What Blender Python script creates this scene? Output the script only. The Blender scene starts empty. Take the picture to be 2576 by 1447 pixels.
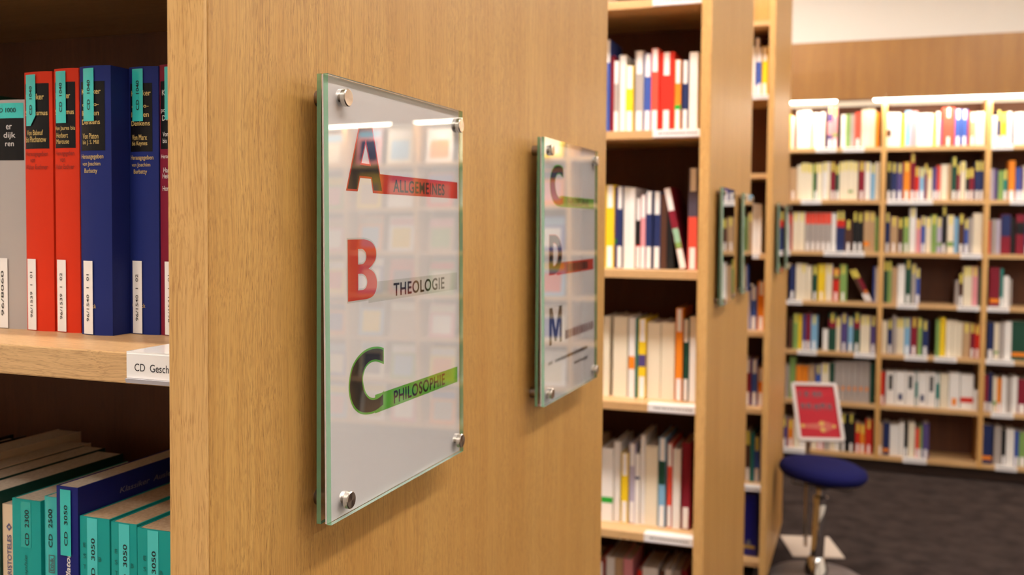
import bpy, bmesh, math, random
from mathutils import Vector, Matrix
random.seed(7)
scene = bpy.context.scene
COL = scene.collection
EYE = 1.60                      # camera height above the carpet, metres

# ------------------------------------------------------------------ camera
cam = bpy.data.cameras.new('camera')
cam.sensor_width = 36.0
cam.lens = 33.911
cam.shift_y = -0.02415
cam.clip_start = 0.02
cam.dof.use_dof = True
cam.dof.focus_distance = 0.64
cam.dof.aperture_fstop = 9.2
cam.dof.aperture_blades = 0
cam_o = bpy.data.objects.new('camera', cam)
COL.objects.link(cam_o)
scene.camera = cam_o
def cam_matrix(yaw, pitch, roll, loc):
    fw = Vector((math.sin(yaw), math.cos(yaw), 0)); rt = Vector((math.cos(yaw), -math.sin(yaw), 0)); up = Vector((0, 0, 1))
    f2 = fw * math.cos(pitch) - up * math.sin(pitch)
    u2 = up * math.cos(pitch) + fw * math.sin(pitch)
    r3 = rt * math.cos(roll) + u2 * math.sin(roll)
    u3 = u2 * math.cos(roll) - rt * math.sin(roll)
    m = Matrix.Identity(4)
    for i in range(3):
        m[i][0] = r3[i]; m[i][1] = u3[i]; m[i][2] = -f2[i]; m[i][3] = loc[i]
    return m
cam_o.matrix_world = cam_matrix(-0.34836, 0.04181, 0.00890, (0, 0, EYE))

# ------------------------------------------------------------------ world, exposure
world = bpy.data.worlds.new('world'); scene.world = world
world.use_nodes = True
world.node_tree.nodes['Background'].inputs[0].default_value = (1.0, 0.86, 0.70, 1)
world.node_tree.nodes['Background'].inputs[1].default_value = 0.05
vs = scene.view_settings
vs.view_transform = 'Standard'
vs.look = 'None'
vs.gamma = 1.0
vs.use_curve_mapping = False
vs.exposure = 0.45
LAMP_STRENGTH = 20.5            # ceiling lamp diffusers over the open floor
AISLE_STRENGTH = (12.5, 66.0, 50.0, 24.0)   # ceiling lamps over the aisles, first to last
ROW_STRENGTH = (70.0, 12.0, 14.0)   # strip lights along the bookcase tops, first to last
STRIP_STRENGTH = 21.0           # strip lights under the wall shelving canopy

# ------------------------------------------------------------------ helpers
def lin(c):
    return tuple(((v / 255.0) / 12.92 if v / 255.0 <= 0.04045 else ((v / 255.0 + 0.055) / 1.055) ** 2.4) for v in c) + (1.0,)
MATS = {}
def mat(name, rgb, rough=0.5, metal=0.0, spec=0.5, emit=0.0, aniso=0.0, coat=0.0):
    if name in MATS: return MATS[name]
    m = bpy.data.materials.new(name); m.use_nodes = True
    b = m.node_tree.nodes['Principled BSDF']
    b.inputs['Base Color'].default_value = lin(rgb)
    b.inputs['Roughness'].default_value = rough
    b.inputs['Metallic'].default_value = metal
    b.inputs['Specular IOR Level'].default_value = spec
    if aniso:
        b.inputs['Anisotropic'].default_value = aniso
        t = m.node_tree.nodes.new('ShaderNodeTangent'); t.direction_type = 'RADIAL'; t.axis = 'X'
        m.node_tree.links.new(t.outputs[0], b.inputs['Tangent'])
    if coat: b.inputs['Coat Weight'].default_value = coat
    if emit:
        b.inputs['Emission Color'].default_value = lin(rgb); b.inputs['Emission Strength'].default_value = emit
    MATS[name] = m
    return m
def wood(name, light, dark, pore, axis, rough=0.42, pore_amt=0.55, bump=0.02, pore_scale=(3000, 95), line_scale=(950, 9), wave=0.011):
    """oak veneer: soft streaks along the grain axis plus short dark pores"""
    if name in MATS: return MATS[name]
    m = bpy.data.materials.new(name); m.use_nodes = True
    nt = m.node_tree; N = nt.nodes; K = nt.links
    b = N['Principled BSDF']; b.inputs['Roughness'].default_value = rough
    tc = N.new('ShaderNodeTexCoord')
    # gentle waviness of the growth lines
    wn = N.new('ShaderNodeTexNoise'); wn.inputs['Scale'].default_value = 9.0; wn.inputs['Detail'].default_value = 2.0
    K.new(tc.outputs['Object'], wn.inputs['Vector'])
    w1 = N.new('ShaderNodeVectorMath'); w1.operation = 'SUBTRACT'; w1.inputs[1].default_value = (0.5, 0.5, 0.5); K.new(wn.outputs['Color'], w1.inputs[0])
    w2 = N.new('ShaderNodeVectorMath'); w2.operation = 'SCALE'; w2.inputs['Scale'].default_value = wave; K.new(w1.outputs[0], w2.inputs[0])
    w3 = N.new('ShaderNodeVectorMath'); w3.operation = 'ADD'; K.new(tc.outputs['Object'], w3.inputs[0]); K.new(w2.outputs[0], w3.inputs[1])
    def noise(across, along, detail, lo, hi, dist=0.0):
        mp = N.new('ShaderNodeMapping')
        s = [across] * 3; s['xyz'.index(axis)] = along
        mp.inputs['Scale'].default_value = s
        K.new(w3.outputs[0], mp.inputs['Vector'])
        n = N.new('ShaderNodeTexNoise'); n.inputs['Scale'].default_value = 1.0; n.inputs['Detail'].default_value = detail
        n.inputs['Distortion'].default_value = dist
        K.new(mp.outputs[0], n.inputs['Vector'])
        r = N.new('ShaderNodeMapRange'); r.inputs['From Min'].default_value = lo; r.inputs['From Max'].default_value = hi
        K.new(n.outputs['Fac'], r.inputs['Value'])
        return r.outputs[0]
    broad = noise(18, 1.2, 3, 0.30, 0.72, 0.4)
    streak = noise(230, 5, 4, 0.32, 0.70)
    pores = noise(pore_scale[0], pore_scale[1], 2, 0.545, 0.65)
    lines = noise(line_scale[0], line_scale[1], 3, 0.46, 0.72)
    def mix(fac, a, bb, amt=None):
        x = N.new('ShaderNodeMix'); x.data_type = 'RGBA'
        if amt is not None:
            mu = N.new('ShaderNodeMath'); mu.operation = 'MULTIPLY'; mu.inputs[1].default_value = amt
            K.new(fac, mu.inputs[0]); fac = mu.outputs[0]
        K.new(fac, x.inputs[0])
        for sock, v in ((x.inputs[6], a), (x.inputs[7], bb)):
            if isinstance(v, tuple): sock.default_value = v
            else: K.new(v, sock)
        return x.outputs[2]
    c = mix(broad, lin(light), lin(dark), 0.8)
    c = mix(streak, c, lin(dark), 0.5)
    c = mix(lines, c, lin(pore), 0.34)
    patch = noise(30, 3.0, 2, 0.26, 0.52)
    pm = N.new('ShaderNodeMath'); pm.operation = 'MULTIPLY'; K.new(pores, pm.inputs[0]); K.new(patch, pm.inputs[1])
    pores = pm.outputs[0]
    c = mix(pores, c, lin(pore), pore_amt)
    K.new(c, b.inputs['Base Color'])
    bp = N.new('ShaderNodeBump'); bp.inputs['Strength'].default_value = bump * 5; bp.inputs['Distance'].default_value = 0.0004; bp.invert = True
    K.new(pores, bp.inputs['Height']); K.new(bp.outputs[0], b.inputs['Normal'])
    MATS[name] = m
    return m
def speckle(name, a, bcol, scale, rough, detail=3, bump=0.0, spec=0.5):
    if name in MATS: return MATS[name]
    m = bpy.data.materials.new(name); m.use_nodes = True
    nt = m.node_tree; N = nt.nodes; K = nt.links; b = N['Principled BSDF']; b.inputs['Roughness'].default_value = rough; b.inputs['Specular IOR Level'].default_value = spec
    tc = N.new('ShaderNodeTexCoord'); n = N.new('ShaderNodeTexNoise'); n.inputs['Scale'].default_value = scale; n.inputs['Detail'].default_value = detail
    K.new(tc.outputs['Object'], n.inputs['Vector'])
    r = N.new('ShaderNodeMapRange'); r.inputs['From Min'].default_value = 0.33; r.inputs['From Max'].default_value = 0.67; K.new(n.outputs['Fac'], r.inputs['Value'])
    x = N.new('ShaderNodeMix'); x.data_type = 'RGBA'; x.inputs[6].default_value = lin(a); x.inputs[7].default_value = lin(bcol)
    K.new(r.outputs[0], x.inputs[0]); K.new(x.outputs[2], b.inputs['Base Color'])
    if bump:
        bp = N.new('ShaderNodeBump'); bp.inputs['Strength'].default_value = bump; bp.inputs['Distance'].default_value = 0.001
        K.new(n.outputs['Fac'], bp.inputs['Height']); K.new(bp.outputs[0], b.inputs['Normal'])
    MATS[name] = m
    return m
def pane_glass(name, tint=(253, 254, 253)):
    """clear sheet glass: sees through, mirrors by Fresnel"""
    if name in MATS: return MATS[name]
    m = bpy.data.materials.new(name); m.use_nodes = True
    nt = m.node_tree; N = nt.nodes; K = nt.links
    N.remove(N['Principled BSDF'])
    t = N.new('ShaderNodeBsdfTransparent'); t.inputs[0].default_value = lin(tint)
    g = N.new('ShaderNodeBsdfGlossy'); g.inputs['Roughness'].default_value = 0.0
    f = N.new('ShaderNodeFresnel'); f.inputs['IOR'].default_value = 1.52
    x = N.new('ShaderNodeMixShader')
    # both surfaces of the thin sheet mirror together, so only the side facing the eye reflects
    ge = N.new('ShaderNodeNewGeometry'); iv = N.new('ShaderNodeMath'); iv.operation = 'SUBTRACT'; iv.inputs[0].default_value = 1.0
    K.new(ge.outputs['Backfacing'], iv.inputs[1])
    mu = N.new('ShaderNodeMath'); mu.operation = 'MULTIPLY'; K.new(f.outputs[0], mu.inputs[0]); K.new(iv.outputs[0], mu.inputs[1])
    m2 = N.new('ShaderNodeMath'); m2.operation = 'MULTIPLY'; m2.use_clamp = True; m2.inputs[1].default_value = 2.1; K.new(mu.outputs[0], m2.inputs[0])
    K.new(m2.outputs[0], x.inputs[0]); K.new(t.outputs[0], x.inputs[1]); K.new(g.outputs[0], x.inputs[2])
    K.new(x.outputs[0], N['Material Output'].inputs['Surface'])
    MATS[name] = m
    return m

class MB:
    """collects shapes, builds one mesh object"""
    def __init__(s): s.v = []; s.f = []; s.m = []; s.mi = 0
    def add(s, vs, fs):
        o = len(s.v); s.v += [tuple(v) for v in vs]; s.f += [tuple(i + o for i in f) for f in fs]; s.m += [s.mi] * len(fs)
        return s
    def box(s, x0, x1, y0, y1, z0, z1):
        return s.add([(x0,y0,z0),(x1,y0,z0),(x1,y1,z0),(x0,y1,z0),(x0,y0,z1),(x1,y0,z1),(x1,y1,z1),(x0,y1,z1)],
                     [(0,3,2,1),(4,5,6,7),(0,1,5,4),(1,2,6,5),(2,3,7,6),(3,0,4,7)])
    def cbox(s, x0, x1, y0, y1, z0, z1, c):
        """box with all twelve edges chamfered by c"""
        b = bmesh.new(); bmesh.ops.create_cube(b, size=1.0)
        for v in b.verts:
            v.co = Vector((x0 if v.co.x < 0 else x1, y0 if v.co.y < 0 else y1, z0 if v.co.z < 0 else z1))
        bmesh.ops.bevel(b, geom=b.edges[:], offset=c, segments=2, profile=0.6, affect='EDGES')
        b.verts.ensure_lookup_table()
        s.add([v.co[:] for v in b.verts], [[v.index for v in f.verts] for f in b.faces]); b.free()
        return s
    def lathe(s, prof, n=32, axis='z', c=(0, 0, 0), cap=True):
        """prof: list of (radius, height)"""
        vs = []
        for r, h in prof:
            for i in range(n):
                a = 2 * math.pi * i / n; p = (r * math.cos(a), r * math.sin(a), h)
                if axis == 'x': p = (h, p[0], p[1])
                if axis == 'y': p = (p[1], h, p[0])
                vs.append((p[0] + c[0], p[1] + c[1], p[2] + c[2]))
        fs = []
        for k in range(len(prof) - 1):
            for i in range(n):
                j = (i + 1) % n
                fs.append((k * n + i, k * n + j, (k + 1) * n + j, (k + 1) * n + i))
        if cap:
            fs.append(tuple(range(n - 1, -1, -1))); fs.append(tuple((len(prof) - 1) * n + i for i in range(n)))
        return s.add(vs, fs)
    def prism(s, pts, a, b, plane='xz'):
        """polygon pts extruded between a and b along the third axis"""
        n = len(pts)
        def P(p, h): return {'xz': (p[0], h, p[1]), 'xy': (p[0], p[1], h), 'yz': (h, p[0], p[1])}[plane]
        vs = [P(p, a) for p in pts] + [P(p, b) for p in pts]
        fs = [tuple(range(n)), tuple(range(2 * n - 1, n - 1, -1))] + [(i, i + n, (i + 1) % n + n, (i + 1) % n) for i in range(n)]
        return s.add(vs, fs)
    def tube(s, pts, r, n=10):
        pts = [Vector(p) for p in pts]; vs = []; fs = []
        for k, p in enumerate(pts):
            d = (pts[min(k + 1, len(pts) - 1)] - pts[max(k - 1, 0)]).normalized()
            a = d.orthogonal().normalized() if k == 0 else (a - d * a.dot(d)).normalized()
            bb = d.cross(a)
            vs += [p + a * (r * math.cos(2 * math.pi * i / n)) + bb * (r * math.sin(2 * math.pi * i / n)) for i in range(n)]
        for k in range(len(pts) - 1):
            for i in range(n):
                j = (i + 1) % n; fs.append((k * n + i, k * n + j, (k + 1) * n + j, (k + 1) * n + i))
        fs += [tuple(range(n - 1, -1, -1)), tuple((len(pts) - 1) * n + i for i in range(n))]
        return s.add(vs, fs)
    def build(s, name, mats, parent=None, smooth=False, label=None, fix=True):
        me = bpy.data.meshes.new(name); me.from_pydata(s.v, [], s.f)
        if not isinstance(mats, (list, tuple)): mats = [mats]
        for m in mats: me.materials.append(m)
        if len(mats) > 1: me.polygons.foreach_set('material_index', s.m)
        if fix:
            b = bmesh.new(); b.from_mesh(me); bmesh.ops.recalc_face_normals(b, faces=b.faces[:]); b.to_mesh(me); b.free()
        if smooth:
            me.polygons.foreach_set('use_smooth', [True] * len(me.polygons))
            me.set_sharp_from_angle(angle=math.radians(38))
        me.update()
        o = bpy.data.objects.new(name, me); COL.objects.link(o)
        if parent is not None: o.parent = parent
        if label: o['label'] = label
        return o
def thing(name, label, cat, loc=(0, 0, 0), group=None, rot=None):
    o = bpy.data.objects.new(name, None); COL.objects.link(o)
    o.empty_display_size = 0.02
    o.location = loc
    if rot: o.rotation_euler = rot
    o['label'] = label; o['category'] = cat
    if group: o['group'] = group
    return o
def tag(o, label, cat, group=None):
    o['label'] = label; o['category'] = cat
    if group: o['group'] = group
    return o
def struct(name, mb, m):
    o = mb.build(name, m); o['kind'] = 'structure'
    return o
_FONT_TMP = []
def glyphs(txt, bold=0.0, shear=0.0, spacing=1.0):
    """flat outline of a line of lettering -> (verts, faces), unit cap height unscaled"""
    cu = bpy.data.curves.new('tmp', 'FONT'); cu.body = txt; cu.size = 1.0; cu.offset = bold; cu.shear = shear; cu.space_character = spacing
    cu.resolution_u = 4; cu.fill_mode = 'FRONT'
    o = bpy.data.objects.new('tmp', cu); COL.objects.link(o)
    dg = bpy.context.evaluated_depsgraph_get()
    me = bpy.data.meshes.new_from_object(o.evaluated_get(dg))
    vs = [v.co.copy() for v in me.vertices]; fs = [tuple(p.vertices) for p in me.polygons]
    bpy.data.objects.remove(o); bpy.data.curves.remove(cu); bpy.data.meshes.remove(me)
    return vs, fs
def text(name, txt, origin, xd, yd, w, h, m, parent, bold=0.0, shear=0.0, lift=0.0002, spacing=1.0):
    """lettering fitted to a w x h rectangle whose lower left corner is origin"""
    vs, fs = glyphs(txt, bold, shear, spacing)
    xs = [v.x for v in vs]; ys = [v.y for v in vs]
    sx = w / (max(xs) - min(xs)); sy = h / (max(ys) - min(ys))
    xd = Vector(xd); yd = Vector(yd); nz = xd.cross(yd); o = Vector(origin)
    b = MB(); b.add([o + xd * ((v.x - min(xs)) * sx) + yd * ((v.y - min(ys)) * sy) + nz * lift for v in vs], fs)
    ob = b.build(name, m, parent, fix=False)
    return ob
def shape2d(name, loops, off, origin, xd, yd, m, parent, lift, smooth=False):
    """flat filled shape with holes, grown by off; loops in metres"""
    cu = bpy.data.curves.new('tmp', 'CURVE'); cu.dimensions = '2D'; cu.fill_mode = 'FRONT'; cu.offset = off
    for lp in loops:
        sp = cu.splines.new('POLY'); sp.points.add(len(lp) - 1); sp.use_cyclic_u = True
        for i, p in enumerate(lp): sp.points[i].co = (p[0], p[1], 0, 1)
    o = bpy.data.objects.new('tmp', cu); COL.objects.link(o)
    dg = bpy.context.evaluated_depsgraph_get()
    me = bpy.data.meshes.new_from_object(o.evaluated_get(dg))
    xd = Vector(xd); yd = Vector(yd); nz = xd.cross(yd); og = Vector(origin)
    b = MB(); b.add([og + xd * v.co.x + yd * v.co.y + nz * lift for v in me.vertices], [tuple(p.vertices) for p in me.polygons])
    bpy.data.objects.remove(o); bpy.data.curves.remove(cu); bpy.data.meshes.remove(me)
    return b.build(name, m, parent, fix=False)
def smooth_loop(pts, corners=(), n=5):
    """Catmull-Rom through pts; the indices in corners stay sharp"""
    out = []; L = len(pts)
    for i in range(L):
        p0, p1, p2, p3 = pts[i - 1], pts[i], pts[(i + 1) % L], pts[(i + 2) % L]
        if i in corners: p0 = p1
        if (i + 1) % L in corners: p3 = p2
        if i in corners and (i + 1) % L in corners:
            out.append(p1); continue
        for k in range(n):
            t = k / n
            out.append(tuple(0.5 * (2 * p1[d] + (p2[d] - p0[d]) * t + (2 * p0[d] - 5 * p1[d] + 4 * p2[d] - p3[d]) * t * t + (3 * p1[d] - p0[d] - 3 * p2[d] + p3[d]) * t ** 3) for d in (0, 1)))
    return out
X3, Y3, Z3 = (1, 0, 0), (0, 1, 0), (0, 0, 1)
NX, NY, NZ = (-1, 0, 0), (0, -1, 0), (0, 0, -1)

# ------------------------------------------------------------------ materials
OAK_V = wood('oak_panel', (214, 168, 96), (190, 138, 70), (110, 64, 24), 'z', pore_amt=0.66)
OAK_E = wood('oak_edge', (230, 186, 122), (208, 160, 92), (150, 92, 40), 'z', pore_amt=0.55, pore_scale=(2200, 45), line_scale=(700, 8))
OAK_X = wood('oak_shelf', (224, 184, 132), (203, 160, 108), (134, 90, 52), 'x', pore_amt=0.5)
OAK_SHADE = wood('oak_back_shade', (112, 62, 28), (86, 45, 18), (56, 28, 10), 'z', rough=0.6)  # oak darkened in colour, puts the shade of the shelf interiors into the backs
OAK_F = wood('oak_canopy', (166, 117, 50), (142, 93, 36), (120, 76, 34), 'z')
PLINTH = wood('plinth_wood', (70, 46, 34), (52, 34, 26), (40, 26, 20), 'x', rough=0.6)
CARPET = speckle('carpet', (63, 53, 50), (44, 36, 35), 9.0, 0.95, 8, 0.3, 0.08)
WHITE = mat('wall_paint', (246, 238, 226), 0.85)
CEIL = mat('ceiling_paint', (240, 234, 224), 0.9)
PAPER = mat('paper', (232, 224, 226), 0.7)
LABELW = mat('label_paper', (242, 238, 236), 0.45)
PVC = mat('white_plastic', (244, 242, 240), 0.18)
LIP = mat('clear_lip', (206, 204, 214), 0.15)
PAGES = speckle('page_edges', (214, 198, 178), (196, 178, 156), 400, 0.9)
PAGES_B = speckle('page_edges_tan', (206, 172, 136), (188, 152, 116), 400, 0.9)
INK = mat('black_ink', (26, 24, 26), 0.6)
INK_G = mat('grey_ink', (92, 90, 94), 0.6)
GOLD = mat('gold_ink', (222, 190, 116), 0.5)
RED_INK = mat('red_ink', (206, 56, 40), 0.6)
GREEN_INK = mat('green_ink', (96, 176, 62), 0.6)
GREY_INK = mat('pale_grey_ink', (204, 198, 194), 0.6)
STEEL = mat('brushed_steel', (206, 196, 184), 0.24, 1.0, aniso=0.75)
STEEL_D = mat('steel_tube', (150, 136, 124), 0.32, 1.0)
CHROME = mat('chrome', (225, 225, 225), 0.06, 1.0)
GLASS = pane_glass('sheet_glass')
GEDGE = mat('glass_edge', (138, 208, 168), 0.03, 0.0, 0.6)
GEDGE.node_tree.nodes['Principled BSDF'].inputs['Transmission Weight'].default_value = 0.6
TEAL_ST = mat('teal_sticker', (58, 196, 190), 0.22)
ROWM = [mat('row_diffuser_%d' % i, (255, 244, 228), 0.5, emit=s) for i, s in enumerate(ROW_STRENGTH)]
AISLEM = [mat('aisle_diffuser_%d' % i, (255, 249, 242), 0.5, emit=s) for i, s in enumerate(AISLE_STRENGTH)]
LAMPM = mat('lamp_diffuser', (255, 249, 242), 0.5, emit=LAMP_STRENGTH)
STRIPM = mat('strip_diffuser', (255, 240, 216), 0.5, emit=STRIP_STRENGTH)
WHITE_MET = mat('white_metal', (226, 222, 216), 0.35)
PAL = {'W': ('white', (238, 234, 230)), 'C': ('cream', (234, 222, 198)), 'G': ('grey', (172, 162, 156)), 'L': ('lilac grey', (186, 178, 198)),
       'Y': ('yellow', (240, 204, 40)), 'O': ('orange', (238, 138, 36)), 'R': ('red', (214, 46, 32)), 'K': ('black', (28, 28, 30)),
       'N': ('navy', (38, 50, 98)), 'B': ('blue', (62, 88, 168)), 'S': ('pale blue', (128, 176, 210)), 'T': ('teal', (30, 128, 120)),
       'E': ('dark green', (32, 74, 58)), 'J': ('light green', (132, 166, 92)), 'M': ('maroon', (134, 28, 48)), 'P': ('pink', (226, 150, 158)),
       'V': ('purple', (86, 72, 128)), 'D': ('brown', (84, 54, 42)), 'A': ('tan', (190, 156, 118)), 'Q': ('coral', (234, 84, 66)), 'H': ('slate', (84, 76, 92)), 'F': ('green', (44, 164, 56))}
def cloth(code): return mat('cover_' + PAL[code][0].replace(' ', '_'), PAL[code][1], 0.5, spec=0.3)
YEL_ST = mat('yellow_sticker', (232, 214, 96), 0.4)

# ------------------------------------------------------------------ the room
RX0, RX1, RY0, RY1, RH = -3.2, 4.7, -3.6, 6.97, 3.45
struct('floor', MB().box(RX0, RX1, RY0, RY1, -0.05, 0.0), CARPET)
struct('ceiling', MB().box(RX0, RX1, RY0, RY1, RH, RH + 0.05), CEIL)
struct('wall_back', MB().box(RX0, RX1, RY1, RY1 + 0.08, 0, RH), WHITE)
struct('wall_front', MB().box(RX0, RX1, RY0 - 0.08, RY0, 0, RH), WHITE)
struct('wall_left', MB().box(RX0 - 0.08, RX0, RY0, RY1, 0, RH), WHITE)
struct('wall_right', MB().box(RX1, RX1 + 0.08, RY0, RY1, 0, RH), WHITE)

# ceiling lamps: shallow trays with a glowing diffuser
def lamp(x, y, lx, ly, where, m=LAMPM):
    t = thing('ceiling_lamp', 'long white ceiling lamp ' + where, 'lamp', (x, y, RH - 0.06))
    MB().box(-lx/2 - .02, lx/2 + .02, -ly/2 - .02, ly/2 + .02, 0.012, 0.06).build('tray', WHITE_MET, t)
    MB().box(-lx/2, lx/2, -ly/2, ly/2, 0.0, 0.012).build('diffuser', m, t)
    return t
lamp(-1.35, -0.65, 1.6, 0.22, 'over the aisle before the first bookcase', AISLEM[0])
lamp(-1.0, -1.25, 1.6, 0.22, 'over the floor well before the first bookcase', AISLEM[0])  # added fill lamp, brightens the lower shelf books from the front
lamp(-1.45, 1.62, 1.7, 0.22, 'over the aisle between first and second bookcase', AISLEM[1])
lamp(-1.40, 3.48, 1.7, 0.22, 'over the aisle between second and third bookcase', AISLEM[2])
lamp(-1.0, 5.75, 1.6, 0.22, 'between the third bookcase and the wall shelving', AISLEM[3])
lamp(0.9, -1.35, 0.22, 1.6, 'over the open floor far from the wall shelving')
lamp(0.9, 0.45, 0.22, 1.6, 'over the open floor beside the first bookcase')
lamp(1.0, 2.6, 0.22, 1.6, 'over the open floor beside the second bookcase')
lamp(1.0, 5.0, 0.22, 1.6, 'over the open floor beside the third bookcase')
lamp(3.0, 1.2, 0.22, 1.6, 'near the far side wall, away from the magazines')
lamp(3.0, 4.6, 0.22, 1.6, 'near the far side wall before the magazines')

# ------------------------------------------------------------------ bookcase rows
PX0, PX1 = -0.375, -0.350        # end panel, inner and outer face
def bookcase(Y0, levels, label, bay=0.92, nb=2):
    t = thing('bookshelf', label, 'bookcase', (PX1, Y0, 0), 'tall oak bookcases standing in rows')
    top = EYE + 1.25
    MB().cbox(-0.025, 0, 0, 0.90, 0.10, top, 0.0012).build('end_panel', [OAK_V], t)
    # front edge lipping of the end panel, in solid oak
    MB().cbox(-0.0252, -0.0002, -0.0035, 0.0, 0.10, top, 0.0008).build('edge_lipping', OAK_E, t)
    for k in range(1, nb + 1):
        xr = -0.025 - bay * k - 0.025 * (k - 1)
        MB().box(xr - 0.025, xr, 0.0, 0.90, 0.10, top).build('upright', OAK_V, t)
    for k in range(nb):
        x1 = -0.025 - (bay + 0.025) * k; x0 = x1 - bay
        for side in (0, 1):
            ya, yb = (0.06, 0.37) if side == 0 else (0.53, 0.84)
            for z in levels:
                MB().cbox(x0, x1, ya, yb, EYE + z - 0.0213, EYE + z, 0.001).build('shelf', OAK_X, t)
            MB().box(x0, x1, 0.37 if side == 0 else 0.518, 0.382 if side == 0 else 0.53, 0.10, top).build('back_panel', OAK_SHADE, t)
            yf = 0.062 if side == 0 else 0.820
            MB().box(x0, x1, yf, yf + 0.018, EYE + max(levels) + 0.0, top).build('fascia', OAK_V, t)
    W = 0.025 + (bay + 0.025) * nb
    MB().box(-W + 0.05, -0.06, 0.08, 0.82, 0.0, 0.10).build('plinth', PLINTH, t)
    return t
def row_strip(Y0, label, m):
    t = thing('strip_light', label, 'strip light', (-1.30 if m is ROWM[0] else -1.48, Y0 - 0.09, EYE + 1.16), 'strip lights along the bookcase tops')
    MB().box(-0.90, 0.90, -0.02, 0.02, 0.012, 0.030).build('housing', WHITE_MET, t)
    MB().box(-0.89, 0.89, -0.016, 0.016, 0.0, 0.012).build('diffuser', m, t)
    for x in (-0.6, 0.0, 0.6): MB().box(x - 0.01, x + 0.01, 0.02, 0.152, 0.016, 0.026).build('bracket', WHITE_MET, t)
U1 = [0.88, 0.548, 0.216, -0.0893, -0.4218, -0.755, -1.088, -1.42]
U2 = [0.889, 0.564, 0.2355, -0.118, -0.4594, -0.7955, -1.13, -1.445]
U3 = [0.845, 0.54, 0.214, -0.124, -0.45, -0.777, -1.107, -1.43]
YR = (0.4572, 2.3565, 4.0835)
bookcase(YR[0], U1, 'tall oak bookcase whose end panel carries signs A, B, C and C, D, M')
bookcase(YR[1], U2, 'tall oak bookcase holding the leaning book and crimson-spined books, second in row')
bookcase(YR[2], U3, 'tall oak bookcase beside the stool and poster stand, last in row')

for y, l, m in zip(YR, ('first', 'second', 'third'), ROWM): row_strip(y, 'glowing strip light along the top of the %s bookcase' % l, m)

# ------------------------------------------------------------------ wall shelving at the back
WB = [0.4785, 0.1395, -0.198, -0.5264, -0.8568, -1.1887, -1.52]     # shelf undersides
WT = 0.028
ws = thing('wall_shelving', 'long oak wall shelving with canopy covering the whole back wall', 'shelving', (0, 6.65, 0))
UPX = [0.1009 + 0.6057 * i for i in range(-3, 8)]
for x in UPX:
    MB().box(x, x + 0.030, 0.0, 0.28, 0.08, EYE + 0.80).build('upright', OAK_E, ws)
for a, b in zip(UPX[:-1], UPX[1:]):
    for z in WB:
        MB().box(a + 0.030, b, 0.0, 0.28, EYE + z, EYE + z + WT).build('shelf', OAK_X, ws)
    MB().box(a + 0.030, b, 0.28, 0.292, 0.08, EYE + 0.80).build('back_panel', OAK_SHADE, ws)
    MB().box(a + 0.0152, b + 0.0148, -0.12, -0.098, EYE + 0.800, EYE + 1.1706).build('canopy_panel', OAK_F, ws)
MB().box(UPX[0], UPX[-1] + 0.03, -0.098, 0.292, EYE + 0.8385, EYE + 0.86).build('canopy_soffit', OAK_SHADE, ws)
MB().box(UPX[0], UPX[-1] + 0.03, 0.07, 0.29, 0.0, 0.08).build('plinth', PLINTH, ws)
for x0, x1, wh in ((-1.70, -0.176, 'above the bay behind poster stand'), (0.045, 2.50, 'above the plain book bays'), (2.72, 4.70 - 0.12, 'above the magazine bays')):
    t = thing('strip_light', 'glowing strip light under the shelving canopy ' + wh, 'strip light', ((x0 + x1) / 2, 6.575, EYE + 0.80), 'strip lights under the shelving canopy')
    L = (x1 - x0) / 2
    MB().box(-L, L, 0.0, 0.05, 0.026, 0.0385).build('housing', WHITE_MET, t)
    pr = [(-L + 0.02 - 0.02 * math.cos(a), 0.013 + 0.013 * math.sin(a)) for a in [math.pi * k / 8 - math.pi / 2 for k in range(9)]]
    pr = [(-L, 0.026), (-L, 0.006), (-L + 0.01, -0.006), (L - 0.01, -0.006), (L, 0.006), (L, 0.026)]
    MB().prism(pr, -0.028, 0.05, 'xz').build('diffuser', STRIPM, t)

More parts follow.
